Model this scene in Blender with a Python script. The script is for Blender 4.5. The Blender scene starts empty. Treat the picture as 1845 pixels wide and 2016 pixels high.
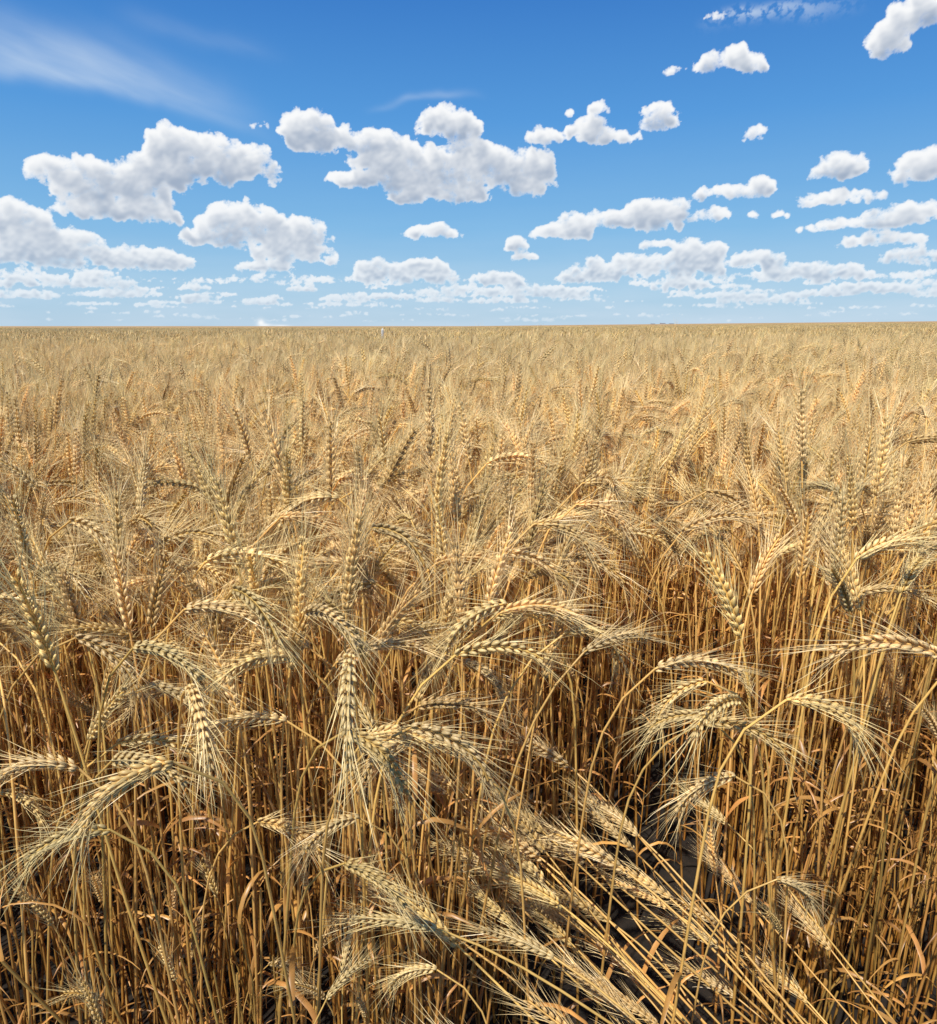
import bpy, math, random
import numpy as np
from mathutils import Vector

random.seed(7); RS=np.random.RandomState(11)
sc=bpy.context.scene
PITCH=math.radians(14.26); CAMH=1.24; FPX=1499.0
SUN_EL=math.radians(56); SUN_AZ=math.radians(215)   # azimuth clockwise from +Y

# ------------------------------------------------------------ helpers
def bearing(x,y):
    """survey measurement -> (azimuth, elevation) in degrees"""
    a=(x-960)/FPX; b=(1049-y)/FPX
    f=math.cos(PITCH)+b*math.sin(PITCH); u=b*math.cos(PITCH)-math.sin(PITCH)
    return math.degrees(math.atan2(a,f)), math.degrees(math.atan2(u,math.hypot(a,f)))

def terrain(x,y):
    x=np.asarray(x,float); y=np.asarray(y,float)
    w=25.0
    sp=w*np.log1p(np.exp(np.clip(x/w,-40,40)))
    return 0.0107*(sp-w*math.log(2))

def new_mat(name):
    m=bpy.data.materials.new(name); m.use_nodes=True
    nt=m.node_tree; nt.nodes.clear()
    return m,nt,nt.nodes,nt.links

def mesh_obj(name,V,F,mats,C=None,smooth=False,link=True):
    me=bpy.data.meshes.new(name)
    me.from_pydata([tuple(v) for v in V],[],F)
    if C is not None:
        at=me.color_attributes.new('Col','FLOAT_COLOR','POINT')
        c=np.ones((len(V),4),np.float32); c[:,:3]=np.array(C); at.data.foreach_set('color',c.ravel())
    if smooth: me.polygons.foreach_set('use_smooth',[True]*len(me.polygons))
    for m in mats: me.materials.append(m)
    me.update()
    o=bpy.data.objects.new(name,me)
    if link: sc.collection.objects.link(o)
    return o

# ------------------------------------------------------------ wheat material
wm,nt,N,L=new_mat('ripe_wheat')
out=N.new('ShaderNodeOutputMaterial')
att=N.new('ShaderNodeAttribute'); att.attribute_name='Col'
oi=N.new('ShaderNodeObjectInfo')
hsv=N.new('ShaderNodeHueSaturation'); hsv.inputs['Saturation'].default_value=1.04
mv=N.new('ShaderNodeMapRange'); mv.inputs['To Min'].default_value=0.80; mv.inputs['To Max'].default_value=1.22
mh=N.new('ShaderNodeMapRange'); mh.inputs['To Min'].default_value=0.491; mh.inputs['To Max'].default_value=0.504
mul=N.new('ShaderNodeMath'); mul.operation='MULTIPLY'; mul.inputs[1].default_value=7.31
fr=N.new('ShaderNodeMath'); fr.operation='FRACT'
L.new(oi.outputs['Random'],mv.inputs['Value']); L.new(oi.outputs['Random'],mul.inputs[0]); L.new(mul.outputs[0],fr.inputs[0]); L.new(fr.outputs[0],mh.inputs['Value'])
L.new(mv.outputs[0],hsv.inputs['Value']); L.new(mh.outputs[0],hsv.inputs['Hue']); L.new(att.outputs['Color'],hsv.inputs['Color'])
tc=N.new('ShaderNodeTexCoord'); no=N.new('ShaderNodeTexNoise'); no.inputs['Scale'].default_value=60; no.inputs['Detail'].default_value=3
L.new(tc.outputs['Object'],no.inputs['Vector'])
mr=N.new('ShaderNodeMapRange'); mr.inputs['From Min'].default_value=.3; mr.inputs['From Max'].default_value=.7; mr.inputs['To Min'].default_value=.86; mr.inputs['To Max'].default_value=1.12
L.new(no.outputs['Fac'],mr.inputs['Value'])
# patchy ripeness across the field
ge=N.new('ShaderNodeNewGeometry'); n3=N.new('ShaderNodeTexNoise'); n3.inputs['Scale'].default_value=.35; n3.inputs['Detail'].default_value=4
L.new(ge.outputs['Position'],n3.inputs['Vector'])
m3=N.new('ShaderNodeMapRange'); m3.inputs['From Min'].default_value=.35; m3.inputs['From Max'].default_value=.65; m3.inputs['To Min'].default_value=.88; m3.inputs['To Max'].default_value=1.08
L.new(n3.outputs['Fac'],m3.inputs['Value'])
mm_=N.new('ShaderNodeMath'); mm_.operation='MULTIPLY'; L.new(mr.outputs[0],mm_.inputs[0]); L.new(m3.outputs[0],mm_.inputs[1])
mx=N.new('ShaderNodeVectorMath'); mx.operation='SCALE'
L.new(hsv.outputs[0],mx.inputs[0]); L.new(mm_.outputs[0],mx.inputs['Scale'])
pb=N.new('ShaderNodeBsdfPrincipled'); pb.inputs['Roughness'].default_value=.38; pb.inputs['Specular IOR Level'].default_value=.55
tr=N.new('ShaderNodeBsdfTranslucent'); ms=N.new('ShaderNodeMixShader'); ms.inputs[0].default_value=.20
L.new(mx.outputs[0],pb.inputs['Base Color']); L.new(mx.outputs[0],tr.inputs['Color'])
L.new(pb.outputs[0],ms.inputs[1]); L.new(tr.outputs[0],ms.inputs[2]); L.new(ms.outputs[0],out.inputs['Surface'])

HEAD=np.array([.99,.735,.345]); HEADD=np.array([.90,.60,.20]); AWN=np.array([.99,.76,.37])
STEMT=np.array([.94,.61,.20]); STEMB=np.array([.48,.215,.05]); LEAF=np.array([.60,.315,.10])  # STEMB: red-brown stem foot, darkened further to paint deeper shade inside the crop

# ------------------------------------------------------------ wheat plant generator
class Buf:
    def __init__(s): s.V=[];s.F=[];s.C=[]
    def add(s,vs,fs,cs):
        o=len(s.V); s.V+=list(vs); s.F+=[tuple(i+o for i in f) for f in fs]; s.C+=list(cs)

def nrm(v):
    return v/max(1e-9,math.sqrt(v[0]*v[0]+v[1]*v[1]+v[2]*v[2]))

def tube(b,P,R,C,sides):
    n=len(P); vs=[];cs=[];fs=[]
    for i in range(n):
        t=nrm(P[min(i+1,n-1)]-P[max(i-1,0)])
        s1=nrm(np.cross(t,[0.03,1,0.02])); s2=np.cross(t,s1)
        for k in range(sides):
            a=2*math.pi*k/sides
            vs.append(P[i]+R[i]*(math.cos(a)*s1+math.sin(a)*s2)); cs.append(C[i])
    for i in range(n-1):
        for k in range(sides):
            k2=(k+1)%sides
            fs.append((i*sides+k,i*sides+k2,(i+1)*sides+k2,(i+1)*sides+k))
    b.add(vs,fs,cs)

def floret(b,p,d,ln,r,col,sides,rng):
    d=nrm(d); a=nrm(np.cross(d,[.3,.9,.17])); c=np.cross(d,a)
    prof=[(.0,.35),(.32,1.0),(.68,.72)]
    vs=[];cs=[];fs=[]
    for t,rr in prof:
        for k in range(sides):
            an=2*math.pi*k/sides
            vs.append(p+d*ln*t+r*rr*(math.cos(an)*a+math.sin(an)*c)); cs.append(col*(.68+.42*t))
    vs.append(p+d*ln); cs.append(col*1.03)
    for i in range(2):
        for k in range(sides):
            k2=(k+1)%sides; fs.append((i*sides+k,i*sides+k2,(i+1)*sides+k2,(i+1)*sides+k))
    for k in range(sides): fs.append((2*sides+k,2*sides+(k+1)%sides,3*sides))
    b.add(vs,fs,cs)

def awn(b,p,d,ln,w,col,seg,rng):
    d=nrm(d); side=nrm(np.cross(d,rng.randn(3)))
    bend=rng.randn(3)*.2+np.array([0,0,-.08]); vs=[];cs=[];fs=[]
    q=p.copy(); dd=d.copy()
    for i in range(seg+1):
        t=i/seg; ww=w*(1-.8*t)*.5
        if i==seg: vs.append(q.copy()); cs.append(col)
        else:
            vs+= [q-side*ww,q+side*ww]; cs+=[col,col]
        q=q+dd*ln/seg; dd=nrm(dd+bend/seg)
    for i in range(seg-1): fs.append((2*i,2*i+1,2*i+3,2*i+2))
    fs.append((2*seg-2,2*seg-1,2*seg))
    b.add(vs,fs,cs)

def leaf(b,p,az,ln,w,col,rng,seg=7):
    th=rng.uniform(.2,.9); dth=rng.uniform(1.0,3.0); tw=rng.uniform(-3,3)
    q=p.copy(); vs=[];cs=[];fs=[]
    h=np.array([math.cos(az),math.sin(az),0]); perp=np.array([-math.sin(az),math.cos(az),0])
    for i in range(seg+1):
        t=i/seg; d=h*math.sin(th)+np.array([0,0,math.cos(th)])
        n=np.cross(d,perp); a=tw*t
        s=perp*math.cos(a)+n*math.sin(a)
        ww=w*.5*min(1,(1-t)*1.8+.04)
        k=1+.12*rng.randn()
        vs+=[q-s*ww,q+n*0.0015,q+s*ww]; cs+=[col*k]*3
        q=q+d*ln/seg; th+=dth/seg*(0.6+.8*rng.rand())
    for i in range(seg):
        o=3*i; fs+=[(o,o+1,o+4,o+3),(o+1,o+2,o+5,o+4)]
    b.add(vs,fs,cs)

def stalk(b,rng,lod,H=.88,thf=1.4,org=(0,0,0),rotz=0.0,lodged=False,tilt=0.0,wmul=1.0,cm=1.0,zmin=0.0):
    """one wheat plant: stem, dry leaves, bearded ear. Returns ear centre."""
    hl=rng.uniform(.088,.115)
    s0=rng.uniform(.62,.78); th0=tilt
    n={0:18,1:9,2:6,3:4}[lod]
    wob=rng.randn()*.05; wob2=rng.randn()*.05
    Ls=H*1.0
    def theta(s):
        if lodged:
            t=min(1,s/(.6*Ls)); base=.38+.62*t*t*(3-2*t)
            t2=max(0,(s-.7*Ls)/(.3*Ls+hl)); return base+thf*t2*t2
        t=max(0,(s-s0*Ls)/((1-s0)*Ls+hl*.8)); t=min(t,1.15)
        return th0+.05*s+(thf-th0)*(t**2.2)
    ca,sa=math.cos(rotz),math.sin(rotz)
    def integ(npts,sA,sB,pA):
        P=[pA]; T=[]; q=pA.copy(); ds=(sB-sA)/(npts-1)
        for i in range(npts):
            s=sA+ds*i; th=theta(s); y=wob*math.sin(5*s)+wob2*s
            d=np.array([math.sin(th),y*.6,math.cos(th)]); d=nrm(d)
            d=np.array([d[0]*ca-d[1]*sa,d[0]*sa+d[1]*ca,d[2]])
            T.append(d)
            if i<npts-1: q=q+d*ds; P.append(q)
        return P,T
    P,T=integ(n,0,Ls,np.array(org,float))
    tone=rng.uniform(.88,1.08)*cm
    Cs=[]; R=[]
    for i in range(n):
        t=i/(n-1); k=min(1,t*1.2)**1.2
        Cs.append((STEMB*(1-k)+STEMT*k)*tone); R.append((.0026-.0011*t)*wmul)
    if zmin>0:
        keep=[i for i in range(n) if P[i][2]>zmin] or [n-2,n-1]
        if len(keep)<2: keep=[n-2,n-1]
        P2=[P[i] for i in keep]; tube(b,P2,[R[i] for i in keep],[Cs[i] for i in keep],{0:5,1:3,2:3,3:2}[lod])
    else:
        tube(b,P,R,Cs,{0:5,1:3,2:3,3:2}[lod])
    if lod<=1:
        for k in range(rng.randint(2,5) if lod==0 else 1):
            i=rng.randint(1,max(2,int(n*.72)))
            leaf(b,P[i],rng.uniform(0,6.28),rng.uniform(.06,.16),rng.uniform(.003,.0075)*(1 if lod==0 else 1.2),LEAF*rng.uniform(.7,1.3)*cm,rng,7 if lod==0 else 4)
    nh={0:21,1:13,2:6,3:4}[lod]
    HP,HT=integ(nh,Ls,Ls+hl,P[-1])
    roll=rng.uniform(0,math.pi)
    hc=(HEAD*(1-.5)+HEADD*.5 if rng.rand()<.5 else HEAD*rng.uniform(.92,1.01))*tone
    if lod<=1:
        if lod==0: tube(b,HP,[.0016]*nh,[HEADD*tone]*nh,3)
        for i in range(nh):
            t=i/(nh-1); Tn=HT[i]
            A=nrm(np.cross(Tn,[-sa,ca,.01])); B=np.cross(Tn,A)
            S=A*math.cos(roll)+B*math.sin(roll); W=np.cross(Tn,S)
            sg=1 if i%2 else -1; sz=(.62+.38*math.sin(math.pi*min(1,t*1.15+.12)))
            col=hc*rng.uniform(.85,1.1)
            if lod==0:
                for j in (-1,0,1):
                    d=Tn*1.0+S*sg*(.40 if j==0 else .32)+W*j*.38+rng.randn(3)*.05
                    p=HP[i]+S*sg*.0021+W*j*.0017
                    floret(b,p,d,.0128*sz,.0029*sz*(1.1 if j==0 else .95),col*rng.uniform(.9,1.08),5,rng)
                    da=Tn*1.0+S*sg*rng.uniform(.10,.46)+W*j*rng.uniform(.08,.38)+rng.randn(3)*.07
                    awn(b,p+nrm(d)*.011*sz,da,rng.uniform(.05,.092)*(.7+.3*t),.0009,AWN*rng.uniform(.82,1.02)*cm,3,rng)
            else:
                d=Tn+S*sg*.4+rng.randn(3)*.05
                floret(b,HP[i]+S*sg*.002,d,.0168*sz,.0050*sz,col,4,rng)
                for j in (-1,0,1):
                    da=Tn+S*sg*rng.uniform(.1,.45)+W*j*rng.uniform(.05,.35)
                    awn(b,HP[i]+nrm(d)*.013,da,rng.uniform(.05,.09),.0010,AWN*rng.uniform(.82,1.02)*cm,2,rng)
    else:
        prof={6:[.5,1,1,.95,.7,.25],4:[.6,1,.9,.3]}[nh]
        tube(b,HP,[.0072*wmul*q for q in prof],[hc*rng.uniform(.85,1.08) for _ in range(nh)],3)
        for j in range(6 if lod==2 else 3):
            i=rng.randint(0,nh)
            awn(b,HP[i],HT[i]+rng.randn(3)*.25,rng.uniform(.04,.07),.0016*wmul if lod==2 else .003*wmul,AWN*rng.uniform(.75,1.02)*cm,1,rng)
    return HP[nh//2]

def tillers(b,rng,i):
    """undergrowth: a tuft of short sterile stems and dry leaves"""
    for k in range(7):
        H=rng.uniform(.22,.62); th=abs(rng.randn())*.10; az=rng.uniform(0,6.28); o=np.array([rng.randn()*.025,rng.randn()*.025,0])
        P=[o+np.array([math.sin(th)*math.cos(az),math.sin(th)*math.sin(az),math.cos(th)])*H*t+np.array([rng.randn(),rng.randn(),0])*.004*t for t in np.linspace(0,1,6)]
        tn=rng.uniform(.7,1.1)
        tube(b,P,[.0023-.0007*t for t in np.linspace(0,1,6)],[(STEMB*(1-t)+STEMT*.85*t)*tn for t in np.linspace(0,.8,6)],4)
        if rng.rand()<.75:
            leaf(b,P[rng.randint(1,6)],rng.uniform(0,6.28),rng.uniform(.06,.17),rng.uniform(.003,.0065),LEAF*rng.uniform(.55,1.2),rng,6)
    return np.zeros(3)

protos=bpy.data.collections.new('wheat_plants')
earpos=[]; ranges={}
def reg(kind,count,fn):
    st=len(earpos)
    for i in range(count):
        b=Buf(); e=fn(b,i); earpos.append(e)
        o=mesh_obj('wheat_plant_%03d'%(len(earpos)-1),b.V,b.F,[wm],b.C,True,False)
        protos.objects.link(o)
    ranges[kind]=(st,len(earpos))

R0=np.random.RandomState(5)
reg('hd',32,lambda b,i: stalk(b,R0,0,H=R0.uniform(.83,.94),thf=R0.choice([.1,.3,.5,.7,1.0,1.4,1.8])+R0.randn()*.1,tilt=abs(R0.randn())*.05))
reg('nod',20,lambda b,i: stalk(b,R0,0,H=R0.uniform(.89,.98),thf=R0.uniform(1.7,2.8),tilt=.02+abs(R0.randn())*.05))
reg('lodged',14,lambda b,i: stalk(b,R0,0,H=R0.uniform(.78,.92),thf=R0.uniform(.1,.9),lodged=True))
reg('tiller',10,lambda b,i: tillers(b,R0,i))
reg('mid',24,lambda b,i: stalk(b,R0,1,H=R0.uniform(.80,.95),thf=R0.choice([.15,.4,.7,1.0,1.5])+R0.randn()*.12,tilt=abs(R0.randn())*.04))
def clump(n,size,lod,wm_,zmin):
    def f(b,i):
        for k in range(n):
            stalk(b,R0,lod,H=R0.uniform(.76,.96),thf=R0.uniform(.1,1.6),org=(R0.uniform(-size/2,size/2),R0.uniform(-size/2,size/2),0),
                  rotz=R0.randn()*1.3+(math.pi if R0.rand()<.2 else 0),wmul=wm_,cm=R0.uniform(.72,1.1),zmin=zmin)
        return np.zeros(3)
    return f
reg('far',10,clump(20,.42,2,1.25,.25))
reg('vfar',6,clump(250,3.2,3,2.0,.5))

# ------------------------------------------------------------ scatter
PT=[];RO=[];SCL=[];IX=[]
def put(x,y,kind=None,rz=0,s=1.0,tx=0,ty=0,idx=None,z=None):
    if idx is None:
        a,c=ranges[kind]; idx=RS.randint(a,c)
    PT.append((x,y,float(terrain(x,y)) if z is None else z)); RO.append((tx,ty,rz)); SCL.append(s); IX.append(idx)

def lownoise(x,y):
    return (math.sin(x*1.7+y*.6)+math.sin(x*-.9+y*1.45+1.3)+math.sin(x*3.1-y*2.3+.5)*.5+math.sin(x*.33+y*.21))/3.5

def front(u):
    # nearest row of the crop for a bearing u=x/y
    if u<-.3: return .66+.05*math.sin(u*17)
    if u<.04: return .70+.07*math.sin(u*13+1)
    if u<.09: return .88
    if u<.20: return 1.12
    if u<.36: return 1.50
    if u<.41: return 1.05
    if u<.66: return .70
    return .86
def bend_dir(x,y):
    r=RS.rand()
    base=.25*lownoise(x*.8,y*.8)*3
    if r<.62: return base+RS.randn()*.75
    if r<.8: return math.pi+base+RS.randn()*.7
    return RS.uniform(-math.pi,math.pi)
def area_pts(y0,y1,dens,wx=.76,wc=.8):
    A=(wx*(y1**2-y0**2)+2*wc*(y1-y0)); n=int(A*dens)
    out=[]
    while len(out)<n:
        m=n*2
        yy=RS.uniform(y0,y1,m); xx=RS.uniform(-(wx*y1+wc),wx*y1+wc,m)
        k=np.abs(xx)<wx*yy+wc
        out+=list(zip(xx[k],yy[k]))
    return out[:n]
for x,y in area_pts(.5,3.6,380):
    f=front(x/y)
    if y<f: continue
    edge=min(1,(y-f)/.3)
    if RS.rand()>.58+.42*edge: continue
    s=(.95+.05*edge)+.045*lownoise(x*1.3,y*1.3)+RS.randn()*.034
    if RS.rand()<.07: s*=RS.uniform(.62,.9)
    tl=.035+.045*(1-edge)
    put(x,y,'nod' if RS.rand()<.22 else 'hd',bend_dir(x,y),s,RS.randn()*tl,RS.randn()*tl)
for x,y in area_pts(.45,2.6,45):
    u=x/y
    if y<front(u)-.06: continue
    if .17<u<.38 and y<1.9: continue
    put(x,y,'tiller',RS.uniform(0,6.28),RS.uniform(.7,1.1),RS.randn()*.05,RS.randn()*.05)
for k in range(26):
    u=RS.uniform(-.7,.75); y=RS.uniform(.62,.85)
    if .05<u<.42: continue
    put(u*y,y,'hd',RS.uniform(0,6.28),RS.uniform(.45,.65),RS.randn()*.08,RS.randn()*.08)
for x,y in area_pts(3.6,12,250):
    ln=lownoise(x,y)
    if RS.rand()<.45*max(0,-ln): continue
    s=1.0+.055*ln+RS.randn()*.045
    put(x,y,'mid',bend_dir(x,y),s,RS.randn()*.05,RS.randn()*.05)
az,el=bearing(781,678); POSTD=20.0; POSTX=POSTD*math.tan(math.radians(az))
def tram(x,y):
    # wheel track crossing the left part of the field
    yc=15+.22*(x+6); return x<-1.5 and abs(y-yc)<.6
for x,y in area_pts(12,42,9,wc=1.5):
    s=1.0+.06*lownoise(x*.7,y*.7)+RS.randn()*.045
    if tram(x,y): s*=.68
    if abs(x-POSTX)<.5 and 16<y<20.4: s=min(s,.86)
    put(x,y,'far',RS.randn()*.4,s)
yy=41.0
while yy<200:
    xx=-(.78*yy+4)
    while xx<.78*yy+4:
        put(xx+RS.uniform(-.5,.5),yy+RS.uniform(-.5,.5),'vfar',RS.choice([0,0,math.pi])+RS.randn()*.1,1+RS.randn()*.03)
        xx+=3.0
    yy+=3.0
# individual drooping ears along the edge of the crop
def hero(px,py,deg,s=.95,kind='nod'):
    a,c=ranges[kind]; idx=RS.randint(a,c); e=np.array(earpos[idx])*s
    az,el=bearing(px,py); rz=math.radians(deg)
    ca,sa=math.cos(rz),math.sin(rz); ex=e[0]*ca-e[1]*sa; ey=e[0]*sa+e[1]*ca
    dist=(CAMH-e[2])/math.tan(-math.radians(el))
    X=dist*math.sin(math.radians(az)); Y=dist*math.cos(math.radians(az))
    put(X-ex,Y-ey,rz=rz,s=s,idx=idx)
for h in [(1160,1080,0,1.02),(1220,1150,-20,1.0),(1240,1040,0,1.02),(1310,1090,0,1.02),(1110,1150,0,.99),(545,1320,180,.97),
          (340,1330,-20,.97),(370,1420,0,.95),(455,1240,0,.98),(1100,1240,0,.98),(960,1270,200,.97),(770,1160,0,1),(700,1210,180,.97),
          (940,1520,-10,.92),(1440,1612,185,.8),(1430,1355,0,.9),(135,1710,200,.82),(1385,1425,180,.85),(1390,1470,180,.83),(500,1470,180,.92),
          (325,1510,0,.9),(1700,1450,-10,.92),(1820,1320,180,.97),(960,1140,0,1),(720,1120,0,1),(500,1130,0,1),(1510,1030,0,1.03),(1550,1080,-20,1),
          (840,1990,170,.62),(1640,1820,0,.72),(1000,1380,-15,.93),(580,1210,-60,.96),(60,1560,180,.88),(1530,1490,-10,.9),
          (800,1530,180,.88),(1130,1040,170,1.0),(640,1060,10,1.02),(290,970,180,1.05)]:
    hero(*h)
# lodged plants fallen across the opening
for k in range(46):
    rx=RS.uniform(.46,.74); ry=RS.uniform(.40,.68)
    d=math.radians(RS.normal(148,10))
    put(rx,ry,'lodged',d,RS.uniform(.68,.96),RS.randn()*.07,RS.uniform(-.08,.14))

me=bpy.data.meshes.new('wheat_field'); me.from_pydata(PT,[],[])
a=me.attributes.new('rot','FLOAT_VECTOR','POINT'); a.data.foreach_set('vector',np.array(RO,np.float32).ravel())
a=me.attributes.new('scl','FLOAT','POINT'); a.data.foreach_set('value',np.array(SCL,np.float32))
a=me.attributes.new('idx','INT','POINT'); a.data.foreach_set('value',np.array(IX,np.int32))
wf=bpy.data.objects.new('wheat_field',me); sc.collection.objects.link(wf)
g=bpy.data.node_groups.new('scatter_wheat','GeometryNodeTree')
g.interface.new_socket('Geometry',in_out='INPUT',socket_type='NodeSocketGeometry')
g.interface.new_socket('Geometry',in_out='OUTPUT',socket_type='NodeSocketGeometry')
gi=g.nodes.new('NodeGroupInput'); go=g.nodes.new('NodeGroupOutput')
ip=g.nodes.new('GeometryNodeInstanceOnPoints'); ci=g.nodes.new('GeometryNodeCollectionInfo')
ci.inputs['Collection'].default_value=protos; ci.inputs['Separate Children'].default_value=True; ci.inputs['Reset Children'].default_value=True
def named(nm,t):
    n=g.nodes.new('GeometryNodeInputNamedAttribute'); n.data_type=t; n.inputs['Name'].default_value=nm; return n.outputs['Attribute']
e2r=g.nodes.new('FunctionNodeEulerToRotation')
g.links.new(gi.outputs[0],ip.inputs['Points']); g.links.new(ci.outputs[0],ip.inputs['Instance'])
ip.inputs['Pick Instance'].default_value=True
g.links.new(named('idx','INT'),ip.inputs['Instance Index'])
g.links.new(named('rot','FLOAT_VECTOR'),e2r.inputs[0]); g.links.new(e2r.outputs[0],ip.inputs['Rotation'])
g.links.new(named('scl','FLOAT'),ip.inputs['Scale'])
g.links.new(ip.outputs[0],go.inputs[0])
md=wf.modifiers.new('scatter','NODES'); md.node_group=g
print('instances',len(PT))

# ------------------------------------------------------------ ground
gm,nt,N,L=new_mat('field_soil')
out=N.new('ShaderNodeOutputMaterial'); pb=N.new('ShaderNodeBsdfPrincipled'); pb.inputs['Roughness'].default_value=.95
geo=N.new('ShaderNodeNewGeometry'); sx=N.new('ShaderNodeSeparateXYZ'); L.new(geo.outputs['Position'],sx.inputs[0])
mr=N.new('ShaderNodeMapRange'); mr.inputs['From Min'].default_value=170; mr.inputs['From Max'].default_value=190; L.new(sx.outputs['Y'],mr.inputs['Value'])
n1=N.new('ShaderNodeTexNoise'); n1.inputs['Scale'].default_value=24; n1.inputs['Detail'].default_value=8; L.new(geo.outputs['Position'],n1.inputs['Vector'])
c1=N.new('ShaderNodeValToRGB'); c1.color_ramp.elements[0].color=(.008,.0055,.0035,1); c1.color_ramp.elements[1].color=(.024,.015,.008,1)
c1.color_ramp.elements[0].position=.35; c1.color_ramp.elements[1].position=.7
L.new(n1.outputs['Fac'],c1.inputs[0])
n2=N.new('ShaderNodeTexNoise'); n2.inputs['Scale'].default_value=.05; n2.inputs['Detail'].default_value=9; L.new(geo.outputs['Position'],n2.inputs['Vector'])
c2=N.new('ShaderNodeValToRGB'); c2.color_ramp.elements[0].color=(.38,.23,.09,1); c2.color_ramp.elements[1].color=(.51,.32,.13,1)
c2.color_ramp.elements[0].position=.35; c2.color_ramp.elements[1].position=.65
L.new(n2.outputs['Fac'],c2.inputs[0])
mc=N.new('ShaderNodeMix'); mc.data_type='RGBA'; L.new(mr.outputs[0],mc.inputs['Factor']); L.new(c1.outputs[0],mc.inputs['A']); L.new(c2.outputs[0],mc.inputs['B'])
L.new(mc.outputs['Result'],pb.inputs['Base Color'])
bp=N.new('ShaderNodeBump'); bp.inputs['Strength'].default_value=.6; bp.inputs['Distance'].default_value=.012; L.new(n1.outputs['Fac'],bp.inputs['Height']); L.new(bp.outputs[0],pb.inputs['Normal'])
L.new(pb.outputs[0],out.inputs['Surface'])
ys=np.concatenate([np.linspace(-60,-4,8),np.linspace(-3,8,56),np.linspace(9,60,26),np.linspace(70,165,14),np.linspace(172,200,8),np.geomspace(215,6000,32)])
h=np.concatenate([np.linspace(0,8,41),np.geomspace(9,6000,45)]); xs=np.concatenate([-h[:0:-1],h])
X,Y=np.meshgrid(xs,ys); Z=terrain(X,Y)+.84*np.clip((Y-172)/25,0,1)
near=(np.abs(X)<8)&(Y>-3)&(Y<8); Z=Z+np.where(near,RS.uniform(-.012,.012,Z.shape),0)
V=np.stack([X,Y,Z],-1).reshape(-1,3); nx=len(xs); F=[(j*nx+i,j*nx+i+1,(j+1)*nx+i+1,(j+1)*nx+i) for j in range(len(ys)-1) for i in range(nx-1)]
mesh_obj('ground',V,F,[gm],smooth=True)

# ------------------------------------------------------------ marker post + far farm buildings
def simple_mat(name,col,r=.7):
    m,nt,N,L=new_mat(name); o=N.new('ShaderNodeOutputMaterial'); p=N.new('ShaderNodeBsdfPrincipled'); p.inputs['Roughness'].default_value=r
    t=N.new('ShaderNodeTexNoise'); t.inputs['Scale'].default_value=6; t.inputs['Detail'].default_value=4
    mm=N.new('ShaderNodeMix'); mm.data_type='RGBA'; mm.inputs['A'].default_value=(*[c*.8 for c in col],1); mm.inputs['B'].default_value=(*col,1)
    L.new(t.outputs['Fac'],mm.inputs['Factor']); L.new(mm.outputs['Result'],p.inputs['Base Color']); L.new(p.outputs[0],o.inputs['Surface']); return m
white=simple_mat('white_paint',(.88,.87,.83)); roof=simple_mat('haze_tinted_roof',(.35,.38,.42)); wall=simple_mat('haze_tinted_wall',(.6,.6,.6))  # farm wall and roof colours paled to imitate distance haze
b=Buf(); tube(b,[np.array([0,0,0.]),np.array([.01,0,.6]),np.array([.035,0,1.15]),np.array([.037,0,1.20])],[.034,.034,.032,.008],[np.ones(3)]*4,8)
po=mesh_obj('marker_post',b.V,b.F,[white]); po.location=(POSTX,POSTD,float(terrain(POSTX,POSTD)))
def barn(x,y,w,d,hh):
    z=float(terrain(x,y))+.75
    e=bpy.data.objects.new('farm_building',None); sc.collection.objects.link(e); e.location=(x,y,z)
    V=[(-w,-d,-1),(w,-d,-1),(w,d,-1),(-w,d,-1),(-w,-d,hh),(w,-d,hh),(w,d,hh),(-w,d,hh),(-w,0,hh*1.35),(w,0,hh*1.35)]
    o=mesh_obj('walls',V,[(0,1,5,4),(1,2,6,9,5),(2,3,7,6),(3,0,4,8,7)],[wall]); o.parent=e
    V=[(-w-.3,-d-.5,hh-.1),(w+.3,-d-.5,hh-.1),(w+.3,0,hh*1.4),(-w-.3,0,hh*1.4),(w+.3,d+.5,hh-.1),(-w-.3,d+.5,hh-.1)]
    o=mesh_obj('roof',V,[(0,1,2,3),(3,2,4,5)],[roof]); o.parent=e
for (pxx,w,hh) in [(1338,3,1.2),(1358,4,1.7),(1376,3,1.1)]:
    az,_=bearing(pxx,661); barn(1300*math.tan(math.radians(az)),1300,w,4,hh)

# ------------------------------------------------------------ sky dome with clouds
perm=np.random.RandomState(3).permutation(256); perm=np.concatenate([perm,perm,perm]); ga=np.random.RandomState(4).uniform(0,2*np.pi,256); GX=np.cos(ga);GY=np.sin(ga)
def perlin(x,y,s=0):
    x=x+s*17.3; y=y+s*9.7
    xi=np.floor(x).astype(int); yi=np.floor(y).astype(int); xf=x-xi; yf=y-yi
    u=xf**3*(xf*(xf*6-15)+10); v=yf**3*(yf*(yf*6-15)+10)
    def gr(i,j,dx,dy):
        hsh=perm[perm[(xi+i)&255]+((yi+j)&255)]; return GX[hsh]*dx+GY[hsh]*dy
    a=gr(0,0,xf,yf);b=gr(1,0,xf-1,yf);c=gr(0,1,xf,yf-1);d=gr(1,1,xf-1,yf-1)
    return (a*(1-u)+b*u)*(1-v)+(c*(1-u)+d*u)*v
def fbm(x,y,o,s=0,gain=.5):
    r=0;a=1
    for i in range(o): r=r+a*perlin(x*2**i,y*2**i,s+i); a*=gain
    return r
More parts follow.
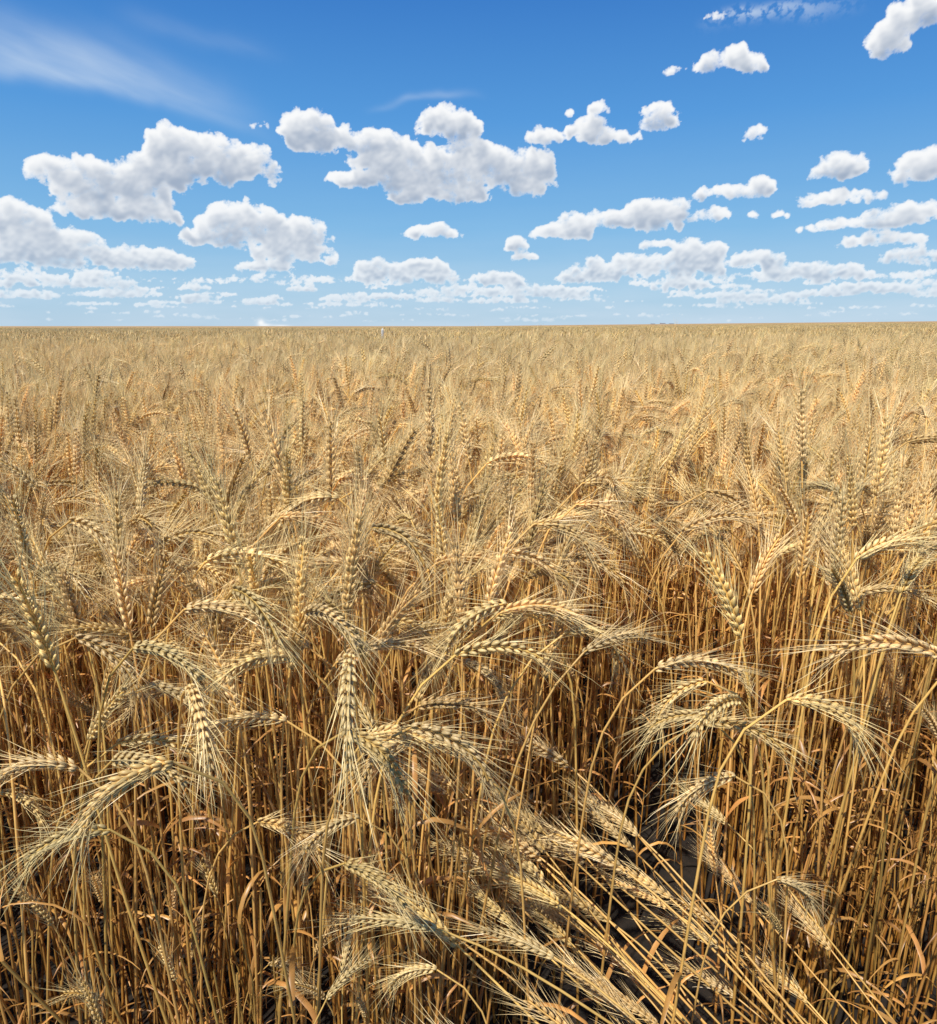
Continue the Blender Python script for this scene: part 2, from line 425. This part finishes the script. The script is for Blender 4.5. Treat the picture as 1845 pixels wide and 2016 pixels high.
def puffy(x,y,o,s=0,gain=.5):
    r=0;a=1;t=0
    for i in range(o):
        c,sn=math.cos(.6*i),math.sin(.6*i); xx=(x*c-y*sn)*2.05**i; yy=(x*sn+y*c)*2.05**i
        r=r+a*(np.abs(perlin(xx,yy,s+i))*3.2-.62); t+=a; a*=gain
    return r/t*1.6
def sst(a,b,x):
    t=np.clip((x-a)/(b-a),0,1); return t*t*(3-2*t)
AZ0,AZ1,EL0,EL1=-46.,46.,-.8,26.; RES=20
na=int((AZ1-AZ0)*RES)+1; ne=int((EL1-EL0)*RES)+1
az=np.linspace(AZ0,AZ1,na); el=np.linspace(EL0,EL1,ne); AZ,EL=np.meshgrid(az,el)
pers=np.clip(EL/9.0,.16,1.1)   # smaller detail toward the horizon
WA=AZ+pers*(.35*fbm(AZ*.7,EL*.9,4,1))
WE=EL+pers*(.16*fbm(AZ*.7,EL*.9,4,31))
TT=np.zeros(AZ.shape); TW=np.zeros(AZ.shape)+1e-4; DD=np.zeros(AZ.shape)
CR=np.random.RandomState(21)
def puff(cx,cy,r,base,top,op,fl):
    i0=max(0,int((cx-r*1.5-.6-AZ0)*RES)); i1=min(na,int((cx+r*1.5+.6-AZ0)*RES)+2)
    j0=max(0,int((cy-r*1.5-.6-EL0)*RES)); j1=min(ne,int((cy+r*1.5+.6-EL0)*RES)+2)
    if i0>=i1 or j0>=j1: return
    a=WA[j0:j1,i0:i1]-cx; e=(WE[j0:j1,i0:i1]-cy)
    e=np.where(e<0,e*fl,e)
    d2=(a*a+e*e)/(r*r)
    k=np.clip(1-d2,0,1)
    TT[j0:j1,i0:i1]+=k*np.clip((EL[j0:j1,i0:i1]-base)/(top-base),0,1); TW[j0:j1,i0:i1]+=k
    cur=DD[j0:j1,i0:i1]; DD[j0:j1,i0:i1]=1-(1-cur)*(1-k*op)
def cloud(x,y,rx,ry,op=1.0,conv=True):
    if conv:
        cx,cy=bearing(x,y); a1,_=bearing(x+rx,y); _,e1=bearing(x,y-ry); Rx=a1-cx; Ry=e1-cy
    else: cx,cy,Rx,Ry=x,y,rx,ry
    base=cy-Ry*1.0; top=cy+Ry*1.1
    n=int(18+22*Rx/Ry)
    for k in range(n):
        t=CR.uniform(-1,1); prof=math.sqrt(max(0,1-t*t))
        r=Ry*CR.uniform(.26,.85)*(.45+.55*prof)
        lo=base+r*.55; hi=cy+1.2*Ry*prof-r*.8
        yy=lo+max(0,hi-lo)*CR.rand()**.85
        puff(cx+t*(Rx*1.05-r*.5),yy,r,base,top,op*CR.uniform(.25,.75),1.45)
CL=[(150,350,95,36),(230,385,120,48),(350,295,52,42),(400,325,110,56),(500,335,72,48),(240,430,125,28),(310,350,85,50),
 (30,445,75,38),(120,505,110,42),(60,490,85,34),(230,528,150,28),(330,530,65,22),(150,578,140,13),(20,520,90,28),
 (490,450,85,42),(570,478,110,44),(430,480,62,30),(600,518,90,32),(545,545,60,12),
 (630,260,60,38),(700,287,110,34),(780,292,60,30),(830,340,115,48),(900,368,110,52),(1000,332,66,40),(1080,348,62,44),(740,368,72,20),(920,250,66,42),(1080,388,40,18),(900,400,90,22),(960,300,50,16),
 (885,475,65,17),(1115,278,38,20),(1205,268,45,32),(1270,280,48,16),(1230,218,24,15),(1350,240,42,30),
 (1490,122,66,27),(1545,135,24,14),(1825,75,48,46),(1890,25,80,45),(1550,272,27,17),
 (1500,393,84,18),(1560,380,35,19),(1720,342,62,29),(1905,338,80,40),(1720,405,92,18),(1860,440,110,25),(1740,460,110,12),(1810,490,95,16),(1870,525,75,19),
 (1250,455,145,24),(1345,435,85,28),(1460,438,38,16),(1150,477,68,16),(1060,500,26,18),(1075,525,28,10),
 (1320,545,165,27),(1430,515,60,28),(1200,565,60,16),(1550,532,62,22),(1650,557,110,20),(1730,555,60,16),(1395,582,60,14),(1350,500,45,9),
 (830,562,105,23),(870,545,50,18),(770,545,42,17),(1020,572,60,17),(1090,597,115,13),(760,607,95,9),(400,612,30,10),(530,618,42,9),(1780,592,100,14),(1560,612,95,9),(1600,440,18,8),(1540,440,12,6),
 (400,588,32,8),(620,592,32,7),(1030,615,70,7),(1480,605,55,8),(1680,600,70,8),(250,600,80,8),(60,605,60,7),(900,615,50,6)]
for c in CL: cloud(*c)
for c in [(530,258,20,8,.5),(1165,230,14,9,.5),(1385,143,30,8,.4),(1470,32,30,16,.4)]: cloud(*c)
for k in range(260):   # far rows near the horizon
    e=.35+3.2*CR.rand()**1.3; w=CR.uniform(.4,2.1)*(.5+e/4)
    cloud(CR.uniform(-45,45),e,w,.05+.055*e*CR.uniform(.6,1.3),CR.uniform(.22,.6),False)
for k in range(26):
    s=CR.choice([-1,1]); e=CR.uniform(4,22); cloud(s*CR.uniform(36,45),e,CR.uniform(1,4),CR.uniform(.4,1.3),1,False)
def blur(a,n):
    for _ in range(n):
        a=(a+np.roll(a,1,0)+np.roll(a,-1,0))/3; a=(a+np.roll(a,1,1)+np.roll(a,-1,1))/3
    return a
wlow=1-sst(2.0,8.0,EL)
PN=puffy(AZ*.62,EL*.75,6,60,.56)*(1-wlow)+puffy(AZ*1.5,EL*2.1,5,70,.56)*wlow
FN=fbm(AZ*1.6,EL*2.0,6,80,.64)
LN=fbm(AZ*.35,EL*.6,2,130)
Ds=np.where(EL>3,blur(DD,8),blur(DD,2))
under=1-sst(.05,.5,blur(TT/TW,6))
wisp=np.clip(sst(-.2,.35,fbm(AZ*.45,EL*.55,3,110))+.35*under,0,1.2)     # rims shredded, most at the underside
G=Ds+(.34*PN+(.16+.34*wisp)*FN+.10*LN)*sst(0,.16,Ds)
dens=np.clip(G-(.26),0,None)
alpha=1-np.exp(-dens*(8.5-5.0*wisp))
alpha=np.clip((alpha-.03)/.93,0,1)
TT=blur(TT/TW,12)
# sunlight and shade baked into cloud colours, from cloud depth toward the sun
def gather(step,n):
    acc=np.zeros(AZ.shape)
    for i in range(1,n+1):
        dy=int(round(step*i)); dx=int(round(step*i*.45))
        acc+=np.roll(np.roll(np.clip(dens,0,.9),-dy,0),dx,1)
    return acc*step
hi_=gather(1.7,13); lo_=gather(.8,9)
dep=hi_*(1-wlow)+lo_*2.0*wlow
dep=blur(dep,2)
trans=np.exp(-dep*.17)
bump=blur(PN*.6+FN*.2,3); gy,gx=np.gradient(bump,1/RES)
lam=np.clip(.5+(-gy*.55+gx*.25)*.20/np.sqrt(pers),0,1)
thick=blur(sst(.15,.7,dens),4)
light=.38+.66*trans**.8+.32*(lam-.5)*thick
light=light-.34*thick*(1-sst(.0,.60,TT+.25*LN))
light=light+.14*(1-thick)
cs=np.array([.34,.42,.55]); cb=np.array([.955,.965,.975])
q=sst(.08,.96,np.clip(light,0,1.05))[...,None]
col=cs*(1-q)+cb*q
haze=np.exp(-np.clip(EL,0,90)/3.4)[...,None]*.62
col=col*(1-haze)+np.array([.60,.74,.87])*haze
alpha=alpha*(1-.5*np.exp(-np.clip(EL,0,90)/1.8))
# white steam plume low on the skyline
for (x,y,rx,ry,o) in [(535,661,8,8,1.),(543,666,14,4,.85),(575,667,20,2.5,.75)]:
    cx,cy=bearing(x,y); a1,_=bearing(x+rx,y); _,e1=bearing(x,y-ry)
    k=o*np.exp(-(((AZ-cx)/(a1-cx))**2+((EL-cy)/(e1-cy))**2))
    alpha=1-(1-alpha)*(1-k); col=col*(1-k[...,None])+np.array([.95,.97,.98])*k[...,None]
def streak(pts,wup,wdn,op,seed):
    P=[bearing(*p) for p in pts]; ax=np.array([p[0] for p in P]); ey=np.array([p[1] for p in P])
    yc=np.interp(AZ,ax,ey); yc=blur(yc,60); t=(AZ-ax[0])/(ax[-1]-ax[0])
    d=EL-yc+.3*fbm(AZ*.3,EL*.3,3,seed)
    prof=np.where(d>0,np.exp(-(d/wup)**2),np.exp(-(d/wdn)**2))
    tex=.85+.55*fbm((AZ*.9-EL*.3)*.14,(EL+.28*AZ)*.8,4,seed+3)
    return np.clip(op*prof*tex,0,1)*sst(-.02,.3,t)*(1-sst(.6,1.0,t))
ci_=streak([(-700,30),(0,140),(200,165),(340,200),(460,240),(620,310)],1.7,.5,.50,120)+streak([(-700,-60),(0,60),(250,120),(420,190),(560,250)],1.2,1.1,.15,140)\
   +streak([(740,235),(840,200),(900,192),(960,190),(1010,195)],.25,.2,.20,150)+streak([(200,20),(400,70),(520,100),(620,130)],.6,.5,.08,160)\
   +streak([(1420,50),(1520,24),(1650,14),(1800,0)],.3,.45,.5,180)*sst(-.3,.3,FN+.1)
ci_=ci_+.38*np.exp(-np.clip(EL,0,90)/2.8)*(.7+.8*np.clip(fbm(AZ*.12,EL*.9,4,170),-.5,.7))
ci_=np.clip(ci_,0,.6)
cic=np.array([.68,.79,.91])
at=1-(1-alpha)*(1-ci_)
col=(col*alpha[...,None]+cic*(ci_*(1-alpha))[...,None])/np.maximum(at,1e-4)[...,None]
rim=sst(0,3,AZ-AZ0)*sst(0,3,AZ1-AZ)*sst(0,2,EL1-EL)
at=at*rim
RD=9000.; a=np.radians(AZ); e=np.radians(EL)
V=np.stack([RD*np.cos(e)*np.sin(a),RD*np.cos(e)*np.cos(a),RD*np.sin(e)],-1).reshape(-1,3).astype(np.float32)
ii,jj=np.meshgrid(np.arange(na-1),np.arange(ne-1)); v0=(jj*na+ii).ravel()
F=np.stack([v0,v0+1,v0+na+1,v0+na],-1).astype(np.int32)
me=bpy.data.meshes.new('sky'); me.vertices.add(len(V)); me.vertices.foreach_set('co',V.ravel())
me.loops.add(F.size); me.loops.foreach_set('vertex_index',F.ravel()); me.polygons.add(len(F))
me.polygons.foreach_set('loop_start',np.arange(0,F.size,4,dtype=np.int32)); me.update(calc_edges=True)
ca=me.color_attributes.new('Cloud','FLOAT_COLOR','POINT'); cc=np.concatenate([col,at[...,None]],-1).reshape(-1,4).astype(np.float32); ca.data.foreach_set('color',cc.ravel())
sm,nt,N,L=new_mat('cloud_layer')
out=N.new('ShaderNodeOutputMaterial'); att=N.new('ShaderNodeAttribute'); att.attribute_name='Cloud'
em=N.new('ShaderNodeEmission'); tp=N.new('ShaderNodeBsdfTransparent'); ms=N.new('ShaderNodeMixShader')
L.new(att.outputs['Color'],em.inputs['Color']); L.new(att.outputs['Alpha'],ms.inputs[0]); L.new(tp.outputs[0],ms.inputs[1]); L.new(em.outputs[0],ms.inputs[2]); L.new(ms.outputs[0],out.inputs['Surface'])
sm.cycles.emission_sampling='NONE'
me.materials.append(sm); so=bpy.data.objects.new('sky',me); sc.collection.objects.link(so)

# ------------------------------------------------------------ world + sun
w=bpy.data.worlds.new('World'); sc.world=w; w.use_nodes=True; nt=w.node_tree; N=nt.nodes; L=nt.links; N.clear()
wo=N.new('ShaderNodeOutputWorld'); bg=N.new('ShaderNodeBackground'); bg.inputs['Strength'].default_value=.12
sk=N.new('ShaderNodeTexSky'); sk.sky_type='NISHITA'; sk.sun_disc=False; sk.sun_elevation=SUN_EL; sk.sun_rotation=SUN_AZ
sk.air_density=1.0; sk.dust_density=.2; sk.ozone_density=1.5
tc=N.new('ShaderNodeTexCoord'); sx=N.new('ShaderNodeSeparateXYZ'); L.new(tc.outputs['Generated'],sx.inputs[0])
rp=N.new('ShaderNodeValToRGB'); L.new(sx.outputs['Z'],rp.inputs[0]); els=rp.color_ramp.elements
stops=[(0,(.40,.60,.79)),(.05,(.33,.57,.80)),(.12,(.185,.465,.79)),(.24,(.074,.315,.73)),(.36,(.030,.195,.60)),(1,(.045,.11,.26))]
els[0].position=0; els[0].color=(*stops[0][1],1); els[1].position=1; els[1].color=(*stops[-1][1],1)
for p,c in stops[1:-1]:
    q_=els.new(p); q_.color=(*c,1)
sv=N.new('ShaderNodeVectorMath'); sv.operation='SCALE'; sv.inputs['Scale'].default_value=1/.12; L.new(rp.outputs[0],sv.inputs[0])
mxs=N.new('ShaderNodeMix'); mxs.data_type='RGBA'; mxs.inputs['Factor'].default_value=.88
L.new(sk.outputs[0],mxs.inputs['A']); L.new(sv.outputs[0],mxs.inputs['B'])
L.new(mxs.outputs['Result'],bg.inputs['Color']); L.new(bg.outputs[0],wo.inputs['Surface'])
sd=Vector((math.sin(SUN_AZ)*math.cos(SUN_EL),math.cos(SUN_AZ)*math.cos(SUN_EL),math.sin(SUN_EL)))
sl=bpy.data.lights.new('sun','SUN'); sl.energy=5.0; sl.angle=math.radians(.53); sl.color=(1,.96,.875)
s=bpy.data.objects.new('sun',sl); sc.collection.objects.link(s); s.rotation_euler=sd.to_track_quat('Z','Y').to_euler(); s.location=(0,0,50)

cam=bpy.data.cameras.new('camera'); co=bpy.data.objects.new('camera',cam); sc.collection.objects.link(co)
cam.sensor_fit='VERTICAL'; cam.sensor_height=24; cam.lens=12/.6998; cam.clip_start=.05; cam.clip_end=30000
co.location=(0,0,CAMH); co.rotation_euler=(math.radians(90)-PITCH,0,0); sc.camera=co
sc.view_settings.view_transform='Standard'; sc.view_settings.look='None'; sc.view_settings.exposure=0
